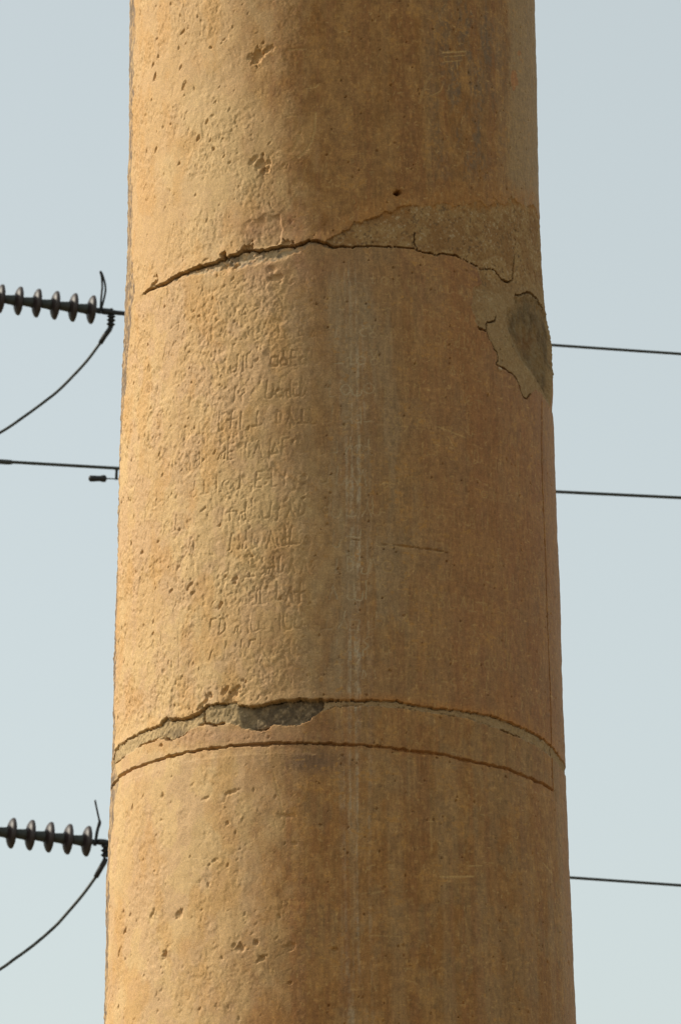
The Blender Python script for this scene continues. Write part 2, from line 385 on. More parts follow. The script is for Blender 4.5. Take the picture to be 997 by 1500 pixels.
# rough broken arris down the far left side
eu = np.interp(ZZ, [z_of_v(v) for v in (1560, 1400, 1250, 1165, 1140, 1060, 800, 620, 560, 500, 460, 380, 250, 0, -60)],
               [-1.38, -1.38, -1.40, -1.30, -1.37, -1.42, -1.43, -1.42, -1.36, -1.31, -1.27, -1.33, -1.37, -1.34, -1.34])[:, None]
arr = sstep(0.012, -0.012, th_g - eu - 0.05 - (fbm(GS/0.5, GZ/0.03, 75, 3)-0.5)*0.09)*(th_g > -2.2)
Hh -= arr*(0.002 + 0.005*fbm(GS/0.012, GZ/0.02, 77, 3))

Hh += ((fbm(GS/0.03, GZ/0.022, 165, 4, 0.65)-0.5)*0.0024*sstep(1.15, 1.4, th_g)*(th_g < 2.0)).astype(np.float32)
for k in range(45):
    zz_ = rng.uniform(Z_LO, Z_HI); r_ = rng.uniform(1.2, 3.5)*PX; stamp(rng.uniform(1.3, 1.7)*RS, zz_, r_*rng.uniform(1, 2.2), r_, rng.uniform(0, 3.1), r_*0.6, 1.0, 0.4)

# ---- scratches (relief and pale colour)
scratch = np.zeros(GS.shape, np.float32)
def line(p, q, w, val, A, mode='max'):
    m = w*1.5
    j, i = window(min(p[0], q[0])-m, max(p[0], q[0])+m, min(p[1], q[1])-m, max(p[1], q[1])+m)
    x = GS[j, i] + wx[j, i]*0.25; z = GZ[j, i] + wz[j, i]*0.25
    if x.size == 0: return
    dx, dz = q[0]-p[0], q[1]-p[1]; ll = dx*dx+dz*dz+1e-12
    t = np.clip(((x-p[0])*dx+(z-p[1])*dz)/ll, 0, 1)
    d = np.hypot(x-p[0]-t*dx, z-p[1]-t*dz)
    a = A[j, i]; np.maximum(a, np.clip(1-(d/w)**2, 0, 1)*val, out=a)
for k in range(6500):
    th = rng.uniform(-0.35, 1.5); z = rng.uniform(Z_LO-0.05, Z_HI+0.05); s = th*RS
    L = rng.uniform(1.5, 7)*PX*(1 + 2*(rng.random() < 0.04)); a = rng.choice([0, math.pi/2, rng.uniform(0, 3.14)], p=[0.3, 0.25, 0.45]) + rng.normal(0, 0.12)
    p = np.array([s, z]); q = p + np.array([math.cos(a), math.sin(a)])*L; mid = (p+q)/2 + rng.normal(0, 0.15, 2)*L
    vv_ = rng.uniform(0.05, 0.75)**1.5; w_ = rng.uniform(0.8, 1.35)*PX
    line(p, mid, w_, vv_, scratch); line(mid, q, w_, vv_, scratch)
for pts, w, val in [([(462,165),(461,190),(456,208),(447,222),(437,231)],2.2,0.8),([(443,185),(438,200),(428,222)],2.5,0.5),([(422,73),(448,72)],1.5,0.5),([(447,130),(462,128),(467,123)],1.5,0.6),
                    ([(648,77),(682,75)],1.6,0.8),([(650,83),(680,81)],1.2,0.6),([(648,91),(676,88)],1.2,0.6),([(669,90),(670,101)],1.4,0.7),([(632,140),(645,133),(650,120)],1.5,0.5),([(614,150),(624,120),(632,108)],3.0,0.35),
                    ([(645,1284),(693,1284)],1.8,0.7),([(687,1268),(705,1268)],1.6,0.6),([(795,1264),(808,1280)],2,0.5),([(630,1200),(632,1245)],2.0,0.35),([(640,625),(680,641)],1.6,0.6),([(516,665),(532,667)],1.5,0.6),
                    ([(566,708),(577,709)],1.5,0.6),([(597,625),(592,632)],1.5,0.5),([(655,640),(664,655)],1.5,0.5),([(545,1308),(562,1305)],1.5,0.5),([(540,1370),(588,1372)],1.4,0.4),([(400,1130),(418,1205),(412,1215)],1.8,0.5)]:
    P = S(pts)
    for p, q in zip(P[:-1], P[1:]): line(p, q, w*PX, val, scratch)
Hh -= scratch*0.0009

# ---- the inscription: rows of angular old letters, worn away here and there
def arc(cx, cy, r, a0, a1, n=7, ry=None):
    ry = ry or r
    return [(cx + r*math.cos(math.radians(a0 + (a1-a0)*k/n)), cy + ry*math.sin(math.radians(a0 + (a1-a0)*k/n))) for k in range(n+1)]
GL = {  # strokes in a box of unit height, y up
 'ka': [[(.3,0),(.3,1)],[(.05,.5),(.55,.5)]],
 'ga': [[(.05,0),(.3,.9),(.55,0)]],
 'ta': [[(.3,1),(.3,.55),(.05,0)],[(.3,.55),(.55,0)]],
 'na': [[(.3,0),(.3,.85)],[(.0,0),(.6,0)]],
 'pa': [[(.08,1),(.08,.12),(.2,0),(.4,0),(.5,.12),(.5,.45)]],
 'la': [[(.55,1),(.55,.1),(.4,0),(.2,0),(.1,.15),(.12,.4)]],
 'ya': [[(.3,1),(.3,0)],[(.0,.45),(.06,.1),(.3,0),(.54,.1),(.6,.45)]],
 'ra': [[(.25,0),(.25,1)]],
 'va': [arc(.3,.25,.25,0,360,9),[(.3,.5),(.3,1)]],
 'tha': [arc(.3,.4,.3,0,360,10),[(.28,.4),(.32,.4)]],
 'da': [[(.45,1),(.15,.75),(.42,.5),(.15,.25),(.2,0)]],
 'dha': [[(.1,0),(.1,.9)],arc(.1,.45,.35,-90,90,7,.45)],
 'ba': [[(.05,0),(.55,0),(.55,.6),(.05,.6),(.05,0)]],
 'ma': [arc(.3,.22,.22,0,360,9),[(.08,.95),(.3,.44),(.52,.95)]],
 'sa': [[(.5,1),(.5,.1),(.38,0),(.25,.12),(.3,.45)],[(.5,.5),(.15,.4),(.05,.05)]],
 'ha': [[(.1,1),(.1,.1),(.25,0),(.45,.05),(.5,.4)],[(.5,.2),(.7,.2)]],
 'ja': [[(.1,1),(.45,1)],[(.1,.5),(.4,.5)],[(.1,0),(.5,0)],[(.1,1),(.1,0)]],
 'ca': [[(.5,1),(.5,0)],[(.5,.1),(.2,.05),(.08,.3),(.25,.5),(.5,.45)]],
 'ai': [[(.1,.1),(.3,.7),(.5,.1),(.1,.1)]],
 'ta2': [arc(.35,.4,.32,60,300,8)],
 'li': [[(.05,.5),(.3,.5),(.3,0),(.55,0)],[(.3,.5),(.3,.95)]],
 'dash': [[(0,.15),(.6,.15)]],
}
keys = list(GL)
letter_relief = np.zeros(GS.shape, np.float32); letter_row = np.full(GS.shape, -1, np.int16)
ROWS = [(405,20),(443,21),(483,22),(523,22),(567,24),(608,24),(652,25),(697,25),(742,26),(786,26),(826,24),(866,26),(908,26),(946,26),(985,18)]
KNOWN = {  # letters that can still be made out: (u of the left foot) glyph
 3: [(336,'la'),(352,'ra'),(362,'pa'),(396,'ba'),(410,'va'),(424,'ja'),(437,'ca'),(489,'dash'),(506,'li'),(522,'tha'),(540,'ma'),(556,'na')],
 4: [(340,'ra'),(352,'da'),(388,'ha'),(404,'va'),(415,'sa'),(428,'la'),(438,'dha'),(474,'li'),(498,'tha'),(514,'ya'),(530,'tha'),(560,'ba'),(582,'tha'),(606,'ra')],
 5: [(318,'li'),(334,'ka'),(350,'ra'),(372,'na'),(405,'dha'),(419,'ta'),(436,'na'),(452,'pa'),(470,'la'),(499,'tha'),(514,'ca'),(531,'dash'),(548,'na'),(574,'ba')],
 6: [(322,'sa'),(335,'ja'),(356,'ya'),(372,'ga'),(390,'ra'),(398,'ai'),(411,'ja'),(434,'ca'),(448,'ga'),(463,'la'),(478,'ba'),(502,'ta'),(516,'va'),(530,'li')],
 7: [(316,'ra'),(330,'tha'),(342,'la'),(374,'ja'),(393,'li'),(440,'ba'),(453,'sa'),(464,'la'),(488,'ha'),(506,'ta'),(520,'ga'),(545,'dash'),(560,'li')],
 8: [(322,'na'),(334,'ka'),(352,'sa'),(366,'ra'),(383,'la'),(420,'ta'),(436,'dha'),(468,'ca'),(482,'pa'),(504,'ya'),(526,'ta'),(540,'ha')],
 9: [(334,'ra'),(352,'sa'),(392,'ga'),(405,'la'),(412,'ca'),(424,'dash'),(484,'pa'),(504,'ka'),(516,'li'),(546,'ja'),(580,'na')],
 10: [(362,'na'),(378,'va'),(390,'sa'),(404,'ya'),(422,'ta'),(484,'na'),(504,'dha'),(524,'la'),(536,'ga'),(556,'tha')],
 11: [(314,'va'),(326,'ga'),(336,'tha'),(354,'sa'),(368,'la'),(378,'na'),(405,'ha'),(418,'ga'),(432,'ka'),(480,'ga'),(504,'pa'),(514,'pa'),(526,'ra'),(545,'ra')],
 12: [(310,'ja'),(324,'dha'),(348,'sa'),(362,'ra'),(370,'pa'),(382,'dash'),(406,'ra'),(416,'pa'),(430,'ha'),(470,'na'),(492,'ta'),(508,'ba'),(532,'la'),(580,'ga')],
 13: [(312,'ga'),(322,'la'),(340,'sa'),(352,'ya'),(366,'ja'),(378,'na'),(402,'sa'),(415,'ca'),(426,'na'),(440,'tha'),(482,'ka'),(502,'ta'),(522,'da')],
}
def write_letter(s, z, g, h, val, row, lean, w):
    for st_ in GL[g]:
        P = [(s + (x*0.95 + lean*y)*h, z + y*h) for x, y in st_]
        for p, q in zip(P[:-1], P[1:]):
            m = w*1.6
            j, i = window(min(p[0], q[0])-m, max(p[0], q[0])+m, min(p[1], q[1])-m, max(p[1], q[1])+m)
            x = GS[j, i] + wx[j, i]*0.55; zz = GZ[j, i] + wz[j, i]*0.55
            if x.size == 0: continue
            dx, dz = q[0]-p[0], q[1]-p[1]; ll = dx*dx+dz*dz+1e-12
            t = np.clip(((x-p[0])*dx+(zz-p[1])*dz)/ll, 0, 1)
            d = np.hypot(x-p[0]-t*dx, zz-p[1]-t*dz)
            k = np.clip(1-(d/w)**2, 0, 1)*val
            a = letter_relief[j, i]; r = letter_row[j, i]
            mm = k > a; a[mm] = k[mm]; r[mm & (k > 0.30)] = row
lr = random.Random(5)
for row, (v0, hp) in enumerate(ROWS):
    z0 = to_surf(492, v0 + hp/2)[1]
    known = KNOWN.get(row, [])
    for u, g in known:
        th = math.asin(max(-0.999, min(0.999, (u-492)/325.0)))
        write_letter(th*RS, z0 + lr.uniform(-2, 2)*PX, g, hp*PX*1.04*lr.uniform(0.9, 1.1), lr.uniform(0.75, 1.0), row, lr.uniform(-0.04, 0.12), (1.65 if u < 470 else 1.3)*PX)
    for (ua, _), (ub_, _) in zip(known[:-1], known[1:]):          # worn letters in the gaps
        u = ua + 19
        while u < ub_ - 15:
            th = math.asin((u-492)/325.0)
            write_letter(th*RS, z0 + lr.uniform(-2, 2)*PX, lr.choice(keys), hp*PX*lr.uniform(0.8, 1.0), lr.uniform(0.4, 0.7), row, lr.uniform(-0.04, 0.12), 1.5*PX)
            u += lr.uniform(15, 21)
    ends = [(-1.15, math.asin((known[0][0]-510)/325.0) if known else -0.5)] + [((math.asin((known[-1][0]-460)/325.0) if known else -0.5), 1.2)]
    for (a, b) in ends:
        th = a
        while th < b:
            if lr.random() < (0.88 if th > -0.5 else 0.8):
                val = lr.uniform(0.35, 0.75) if th > 0 else lr.uniform(0.35, 0.75)
                write_letter(th*RS, z0 + lr.uniform(-2.5, 2.5)*PX, lr.choice(keys), hp*PX*lr.uniform(0.75, 1.05), val, row, lr.uniform(-0.05, 0.12), (1.55 if th < 0 else 1.3)*PX)
            th += lr.uniform(0.042, 0.065)
worn = 0.30 + 0.70*sstep(0.38, 0.56, fbm(GS/0.035, GZ/0.03, 81, 3))
letter_relief *= worn*in_mid
letter_row[(letter_relief < 0.22)] = -1
Hh -= letter_relief*np.interp(U, [300, 470, 540, 800], [0.0018, 0.0017, 0.0012, 0.0008]).astype(np.float32)
print('relief done')

# ---- stone colour, with some shading put into the patina (linear albedo)
m1 = fbm(GS/0.16, GZ/0.22, 91, 4); m2 = fbm(GS/0.035, GZ/0.05, 93, 4); m3 = fbm(GS/0.009, GZ/0.011, 95, 3); stv = fbm(GS/0.012, GZ/0.55, 97, 4); stw = fbm(GS/0.035, GZ/0.9, 99, 3)
Cc = np.zeros(GS.shape+(3,), np.float32); Cc[:] = (0.52, 0.345, 0.165)
Cc = mixc(Cc, (0.57, 0.41, 0.21), sstep(0.42, 0.6, m1)*0.6)
Cc = mixc(Cc, (0.50, 0.33, 0.19), sstep(0.45, 0.62, m2)*0.55*np.where(in_upper, 0.4, 1))
Cc = mixc(Cc, (0.50, 0.29, 0.10), sstep(0.52, 0.70, fbm(GS/0.05, GZ/0.09, 103, 4))*0.5)
pat_shade = np.zeros(GS.shape+(3,), np.float32); pat_shade[:] = (0.325, 0.170, 0.054)
pat_shade = mixc(pat_shade, (0.27, 0.135, 0.036), np.where(in_upper, 0.55 + 0.45*sstep(0.42, 0.62, m1), 0.35*sstep(0.42, 0.62, m1)))
pat_shade = mixc(pat_shade, (0.29, 0.19, 0.085), sstep(0.46, 0.60, fbm(GS/0.05, GZ/0.07, 121, 4))*0.6*np.where(in_upper, 0.3, 1))
pat_shade = mixc(pat_shade, (0.35, 0.22, 0.10), sstep(0.45, 0.65, stw)*0.4*(m2+0.4))
pat_shade = mixc(pat_shade, (0.285, 0.135, 0.05), sstep(0.50, 0.66, stv)*0.45)
pat_shade = mixc(pat_shade, (0.40, 0.235, 0.085), sstep(0.53, 0.66, m2)*0.5)
pat_shade = mixc(pat_shade, (0.44, 0.26, 0.09), sstep(0.60, 0.72, m3)*0.45)
pat_shade = mixc(pat_shade, (0.31, 0.145, 0.065), sstep(560, 700, U)*in_mid*0.4)
pat_shade = mixc(pat_shade, (0.285, 0.19, 0.10), sstep(640, 520, U + (m1-0.5)*160)*in_mid*0.5)
pat_shade = mixc(pat_shade, (0.37, 0.21, 0.095), sstep(800, 812, U + (V-800)*-0.035)*(in_mid | in_lower)*0.7)
pat_shade_m = 1 - sstep(0.15, 0.85, weather_lit)  # browner patina, also carrying part of the shaded side's darkening
Cc = Cc*(1-pat_shade_m[..., None]) + pat_shade*pat_shade_m[..., None]
# grey and dark streaks high on the right, pale strip beside them
g1 = sstep(0.36, 0.64, fbm(GS/0.03, GZ/0.10, 105, 4, 0.65))*sstep(0.30, 0.62, fbm(GS/0.008, GZ/0.010, 106, 4, 0.7))
sg = np.exp(-((U-685)/60)**2)*in_upper*sstep(330, 200, V)
Cc = mixc(Cc, (0.205, 0.14, 0.078), sg*g1*1.0)
Cc = mixc(Cc, (0.14, 0.11, 0.08), np.exp(-((U-(708+V*0.02))/7)**2)*in_upper*sstep(190, 60, V)*sstep(0.35, 0.6, stv)*0.6)
Cc = mixc(Cc, (0.345, 0.24, 0.115), sstep(738, 752, U + (m2-0.5)*12)*in_upper*0.85)
Cc = mixc(Cc, (0.42, 0.18, 0.05), (((U-753)/5)**2 + ((V-118)/13)**2 < 1+ (m3-0.5)*2)*0.7 + (((U-760)/3)**2 + ((V-78)/4)**2 < 1)*0.6)
# lime wash streak down the middle
cs = 515 + (V-700)*0.012
lime = (np.exp(-((U-cs)/20)**2)*sstep(365, 420, V)*(0.6+0.4*sstep(1300, 1080, V))*np.where(in_upper | in_patch, 0, 1))
lime = lime*(0.15 + 0.85*sstep(0.40, 0.62, fbm(GS/0.006, GZ/0.35, 107, 3)))*(0.45+0.55*sstep(0.4, 0.6, m2))*(0.35+0.9*sstep(0.36, 0.60, fbm(GS/0.005, GZ/0.012, 161, 3, 0.7)))
Cc = mixc(Cc, (0.44, 0.365, 0.255), lime*0.95)
lime2 = np.exp(-((U-cs-10)/75)**2)*sstep(370, 470, V)*sstep(1150, 950, V)*in_mid*sstep(0.45, 0.65, fbm(GS/0.03, GZ/0.2, 109, 3))
Cc = mixc(Cc, (0.33, 0.245, 0.14), lime2*0.75)
Cc = mixc(Cc, (0.22, 0.10, 0.035), (np.exp(-((U-(722+(V-1150)*0.06))/9)**2)*0.5 + np.exp(-((U-(757+(V-1150)*0.07))/7)**2)*0.6)*sstep(1140, 1200, V)*in_lower*(0.35+0.65*sstep(0.35, 0.6, stv)))
Cc = mixc(Cc, (0.36, 0.27, 0.155), sstep(0.52, 0.72, stw)*sstep(1080, 1160, V)*pat_shade_m*0.18*(m2+0.3))
# rust-brown patina over the repair, reddish edges, soot under the ring
br = in_upper*np.exp(-(Dp/0.040)**2)*sstep(460, 520, U)*(0.4+0.9*sstep(0.35, 0.6, fbm(GS/0.02, GZ/0.03, 137, 4)))
Cc = mixc(Cc, (0.36, 0.18, 0.05), br*0.65)
Cc = mixc(Cc, (0.22, 0.10, 0.04), in_mid*np.exp(-(((U-700)/16)**2 + ((V-405)/18)**2))*0.6)
Cc = mixc(Cc, (0.34, 0.165, 0.095), (np.exp(-(((U-395)/60)**2 + ((V-335)/28)**2))*0.6 + np.exp(-(((U-420)/70)**2 + ((V-390)/25)**2))*0.45)*(m2+0.3))
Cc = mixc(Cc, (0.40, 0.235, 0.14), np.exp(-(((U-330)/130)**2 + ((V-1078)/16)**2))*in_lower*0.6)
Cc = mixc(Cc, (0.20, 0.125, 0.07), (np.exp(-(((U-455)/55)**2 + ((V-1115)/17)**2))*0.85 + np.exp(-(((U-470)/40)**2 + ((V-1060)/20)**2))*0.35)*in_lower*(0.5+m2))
Cc = mixc(Cc, (0.36, 0.165, 0.05), (np.exp(-(D_gr/0.005)**2) + np.exp(-(D_vg/0.004)**2))*sstep(440, 560, U)*0.6)
Cc = mixc(Cc, (0.42, 0.20, 0.055), in_mid*np.exp(-(Dst/0.012)**2)*sstep(440, 540, U)*0.65)
Cc = mixc(Cc, (0.50, 0.335, 0.14), scratch*(0.30+0.95*pat_shade_m)*np.where(in_patch | in_seam, 0, 1))
f1 = fbm(GS/0.0048, GZ/0.0052, 141, 2, 0.7); f2 = fbm(GS/0.0035, GZ/0.020, 143, 2, 0.6); f3 = fbm(GS/0.016, GZ/0.0042, 145, 2, 0.6)
fine = (1 + pat_shade_m*((f1-0.5)*0.30 + (f2-0.5)*0.40 + (f3-0.5)*0.22))
Cc = Cc*np.where(in_patch | in_seam, 1, fine)[..., None].astype(np.float32)
Cc = mixc(Cc, (0.46, 0.25, 0.07), sstep(0.64, 0.76, fbm(GS/0.010, GZ/0.007, 147, 3))*sstep(0.40, 0.65, m2)*pat_shade_m*0.6*np.where(in_patch | in_seam, 0, 1))
Cc = mixc(Cc, (0.44, 0.35, 0.22), letter_relief*sstep(450, 500, U)*np.exp(-((U-520)/42)**2)*1.6)
Cc = mixc(Cc, (0.44, 0.29, 0.12), letter_relief*sstep(520, 570, U)*0.95)
# mortar
mo = np.zeros(GS.shape+(3,), np.float32); mo[:] = (0.36, 0.24, 0.112)
mo = mixc(mo, (0.29, 0.17, 0.075), sstep(0.45, 0.62, fbm(GS/0.05, GZ/0.04, 111, 4))*0.7)
mo = mixc(mo, (0.50, 0.40, 0.26), sstep(0.70, 0.76, grit)*0.7)
mo = mixc(mo, (0.15, 0.10, 0.06), sstep(0.36, 0.26, grit)*0.75)
mo = mixc(mo, (0.27, 0.15, 0.06), sstep(0.48, 0.62, fbm(GS/0.018, GZ/0.018, 155, 3))*0.55)
mo = mixc(mo, (0.36, 0.27, 0.15), sstep(660, 720, U)*sstep(400, 440, V)*0.6)
mo = mixc(mo, (0.36, 0.185, 0.06), np.exp(-(Dp/0.014)**2)*sstep(335, 312, V)*sstep(0.35, 0.6, fbm(GS/0.012, GZ/0.012, 135, 3))*0.8)
Cc = np.where(in_patch[..., None], mo, Cc)
pc = np.zeros_like(mo); pc[:] = (0.235, 0.165, 0.082)
pc = mixc(pc, (0.15, 0.108, 0.06), sstep(0.40, 0.62, fbm(GS/0.03, GZ/0.05, 113, 4, 0.65))*0.85)
pc = mixc(pc, (0.22, 0.12, 0.05), np.exp(-(((U-775)/14)**2 + ((V-500)/16)**2))*0.7)
pc = mixc(pc, (0.26, 0.205, 0.12), sstep(0.55, 0.7, grit2)*0.5 + sstep(0.02, 0.0, Dpit)*0.4)
soft = (in_pit*(0.12 + 0.88*sstep(0.0, 0.036, Dpit + (grit2-0.5)*0.05)))[..., None]
Cc = Cc*(1-soft) + pc*soft
sm = np.zeros_like(mo); sm[:] = (0.47, 0.355, 0.205)
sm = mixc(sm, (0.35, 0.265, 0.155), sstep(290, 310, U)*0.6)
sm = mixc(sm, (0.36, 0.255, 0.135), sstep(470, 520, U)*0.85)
sm = mixc(sm, (0.24, 0.185, 0.12), sstep(0.56, 0.72, grit)*0.5)
sm = mixc(sm, (0.17, 0.13, 0.09), np.exp(-(((U-258)/14)**2 + ((V-1074)/9)**2))*0.7)
Cc = np.where(in_seam[..., None], sm, Cc)
dk = np.zeros_like(mo); dk[:] = (0.185, 0.145, 0.095)
dk = mixc(dk, (0.36, 0.285, 0.185), sstep(0.5, 0.68, grit)*0.7)
dk = mixc(dk, (0.08, 0.066, 0.05), sstep(0.45, 0.62, m3)*0.6)
dk = mixc(dk, (0.34, 0.265, 0.165), sstep(385, 350, U + (grit2-0.5)*60)*0.6)
Cc = np.where(in_dark[..., None], dk, Cc)
Cc = mixc(Cc, (0.36, 0.285, 0.18), ledge_mask*0.75*sstep(0.32, 0.5, rub))
Cc = mixc(Cc, (0.15, 0.12, 0.085), ledge_mask*0.7*sstep(0.56, 0.66, grit2))
Cc = mixc(Cc, (0.20, 0.145, 0.095), arr*(0.35+0.65*sstep(0.35, 0.6, fbm(GS/0.01, GZ/0.014, 131, 3))))
Cc = mixc(Cc, (0.58, 0.48, 0.34), (np.hypot(GS-to_surf(731, 540)[0]*RS, GZ-to_surf(731, 540)[1]) < 0.005)*0.9)
Cc *= (0.90 + 0.20*fbm(GS/0.005, GZ/0.006, 117, 2))[..., None]
Cc = np.clip(Cc*(np.array((1.0, 0.93, 0.82), np.float32) - pat_shade_m[..., None]*np.array((-0.01, 0.042, 0.05), np.float32)), 0.01, 0.85)

# fade the relief out at the back
fade = sstep(math.radians(178), math.radians(150), np.abs(th_g - np.where(th_g > math.pi, 2*math.pi, 0)))
Hh *= fade
Rr = Rz[:, None] + Hh
VX = np.stack([CX[:, None] + Rr*np.sin(th_g), -Rr*np.cos(th_g), np.broadcast_to(GZ, GS.shape)], -1).astype(np.float32)
# normals of the displaced sheet (the columns wrap round)
dT = np.roll(VX, -1, 1) - np.roll(VX, 1, 1)
dZ = np.empty_like(VX); dZ[1:-1] = VX[2:] - VX[:-2]; dZ[0] = VX[1]-VX[0]; dZ[-1] = VX[-1]-VX[-2]
NN = np.cross(dT, dZ); NN /= np.linalg.norm(NN, axis=-1, keepdims=True) + 1e-12
VF = VX.reshape(-1, 3); NF = NN.reshape(-1, 3); CF = np.concatenate([Cc.reshape(-1, 3), np.ones((NT*NZ, 1), np.float32)], 1)

reg = np.zeros(GS.shape, np.int16)           # 0 upper, 1 middle, 2 lower, 3 mortar patch, 4 dark infill, 5 seam mortar, 6 dark seam mortar, 10+ letters
reg[in_mid] = 1; reg[in_lower] = 2; reg[in_patch] = 3; reg[in_pit] = 4; reg[in_seam] = 5; reg[in_dark] = 6
lm = (letter_row >= 0) & in_mid; reg[lm] = 10 + letter_row[lm]
jj, ii = np.meshgrid(np.arange(NZ-1), np.arange(NT), indexing='ij')
i2 = (ii+1) % NT
Q = np.stack([jj*NT+ii, jj*NT+i2, (jj+1)*NT+i2, (jj+1)*NT+ii], -1).reshape(-1, 4)
QR = reg[:-1, :].reshape(-1)

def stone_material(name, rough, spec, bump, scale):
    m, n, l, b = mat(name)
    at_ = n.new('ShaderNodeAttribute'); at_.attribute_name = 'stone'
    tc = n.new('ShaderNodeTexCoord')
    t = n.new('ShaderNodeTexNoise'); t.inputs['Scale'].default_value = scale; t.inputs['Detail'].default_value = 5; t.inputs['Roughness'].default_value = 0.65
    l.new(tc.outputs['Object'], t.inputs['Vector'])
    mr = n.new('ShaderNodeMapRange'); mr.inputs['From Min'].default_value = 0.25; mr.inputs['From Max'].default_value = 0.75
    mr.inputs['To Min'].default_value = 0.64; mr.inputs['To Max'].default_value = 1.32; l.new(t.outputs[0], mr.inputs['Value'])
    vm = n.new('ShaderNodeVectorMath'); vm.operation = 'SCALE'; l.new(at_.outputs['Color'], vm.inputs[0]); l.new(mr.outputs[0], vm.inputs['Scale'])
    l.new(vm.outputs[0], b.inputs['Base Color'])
    bp = n.new('ShaderNodeBump'); bp.inputs['Strength'].default_value = bump; bp.inputs['Distance'].default_value = 0.002
    t2 = n.new('ShaderNodeTexNoise'); t2.inputs['Scale'].default_value = scale*1.3; t2.inputs['Detail'].default_value = 3; l.new(tc.outputs['Object'], t2.inputs['Vector'])
    l.new(t2.outputs[0], bp.inputs['Height']); l.new(bp.outputs[0], b.inputs['Normal'])
    b.inputs['Roughness'].default_value = rough; b.inputs['Specular IOR Level'].default_value = spec
    return m
M_stone = stone_material('sandstone', 0.72, 0.30, 0.40, 420)
M_mortar = stone_material('lime_mortar', 0.95, 0.15, 0.5, 520)

pillar = empty('sandstone_pillar', (float(CX[0]), 0, 0))
tag(pillar, 'tall weathered ochre sandstone pillar carved with worn rows of old letters', 'pillar')

def part(name, rid, material, parent, label=None):
    f = Q[QR == rid]
    if len(f) == 0: return None
    u_, inv = np.unique(f, return_inverse=True); inv = inv.reshape(-1)
    me = bpy.data.meshes.new(name)
    me.vertices.add(len(u_)); me.vertices.foreach_set('co', (VF[u_] - np.array(pillar.location, np.float32)).ravel())
    me.loops.add(len(inv)); me.loops.foreach_set('vertex_index', inv.astype(np.int32))
    me.polygons.add(len(f)); me.polygons.foreach_set('loop_start', np.arange(0, len(inv), 4, dtype=np.int32))
    me.update(calc_edges=True)
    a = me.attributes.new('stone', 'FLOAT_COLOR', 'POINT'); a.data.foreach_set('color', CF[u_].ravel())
    me.polygons.foreach_set('use_smooth', np.ones(len(f), bool))
    me.normals_split_custom_set_from_vertices(NF[u_])
    me.materials.append(material)
    o = bpy.data.objects.new(name, me); COL.objects.link(o); o.parent = parent
    if label: o['label'] = label
    return o

def cap():
    me = bpy.data.meshes.new('top_face')
    idx = np.arange((NZ-1)*NT, NZ*NT, 8)
    P = VF[idx] - np.array(pillar.location, np.float32)
    me.from_pydata([tuple(map(float, p)) for p in P], [], [tuple(range(len(idx)))])
    a = me.attributes.new('stone', 'FLOAT_COLOR', 'POINT'); a.data.foreach_set('color', CF[idx].ravel())
    me.materials.append(M_stone)
    o = bpy.data.objects.new('top_face', me); COL.objects.link(o); o.parent = pillar

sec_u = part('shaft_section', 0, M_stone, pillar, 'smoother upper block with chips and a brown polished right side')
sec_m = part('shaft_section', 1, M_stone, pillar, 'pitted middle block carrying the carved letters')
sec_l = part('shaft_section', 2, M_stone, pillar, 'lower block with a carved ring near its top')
part('mortar_patch', 3, M_mortar, pillar, 'cracked tan mortar repair on the right of the upper joint')
part('mortar_patch', 4, M_mortar, pillar, 'dark grey infill in a hollow at the right edge')
part('mortar_seam', 5, M_mortar, pillar, 'thin pale mortar seam round the lower joint')
part('mortar_seam', 6, M_mortar, pillar, 'blackened rough mortar in the widest part of the lower joint')
for r in range(len(ROWS)):
    part('inscription_line', 10 + r, M_stone, sec_m)
cap()
print('pillar done')
del VX, VF, NF, NN, CF, Cc, pat_shade, mo, pc, sm, dk

# ------------------------------------------------------------------ power line behind the pillar
M_porc = plain('brown_porcelain', (0.030, 0.019, 0.017), 0.5, 0.0, 0.3, 30)
M_cap = plain('weathered_zinc', (0.060, 0.063, 0.055), 0.6, 0.4, 0.35, 40)
M_iron = plain('dark_galvanised_iron', (0.035, 0.034, 0.034), 0.55, 0.5, 0.3, 60)
M_cable = plain('aluminium_cable', (0.050, 0.052, 0.045), 0.55, 0.3, 0.25, 50)
M_steel = plain('galvanised_lattice_steel', (0.22, 0.23, 0.23), 0.6, 0.5, 0.2, 10)

def mesh_obj(name, vv, ff, m, parent=None, smooth=True):
    me = bpy.data.meshes.new(name); me.from_pydata([tuple(map(float, p)) for p in vv], [], ff)
    me.materials.append(m)
    if smooth: me.polygons.foreach_set('use_smooth', np.ones(len(me.polygons), bool))
    o = bpy.data.objects.new(name, me); COL.objects.link(o)
    if parent is not None: o.parent = parent
    return o

def tube_geo(pts, rad, n=10, closed=False):
    pts = [Vector(p) for p in pts]; vv = []; ff = []
    rad = rad if hasattr(rad, '__len__') else [rad]*len(pts)
    x = None
    for k, p in enumerate(pts):
        a = pts[max(k-1, 0)]; b = pts[min(k+1, len(pts)-1)]
        t = (b-a).normalized()
        if x is None: x = t.orthogonal().normalized()
        else: x = (x - t*x.dot(t)).normalized()
        y = t.cross(x)
        for i in range(n):
            an = 2*math.pi*i/n; vv.append(p + (x*math.cos(an) + y*math.sin(an))*rad[k])
    for k in range(len(pts)-1):
        for i in range(n):
            ff.append((k*n+i, k*n+(i+1) % n, (k+1)*n+(i+1) % n, (k+1)*n+i))
    ff.append(tuple(range(n))[::-1]); ff.append(tuple((len(pts)-1)*n + i for i in range(n)))
    return vv, ff

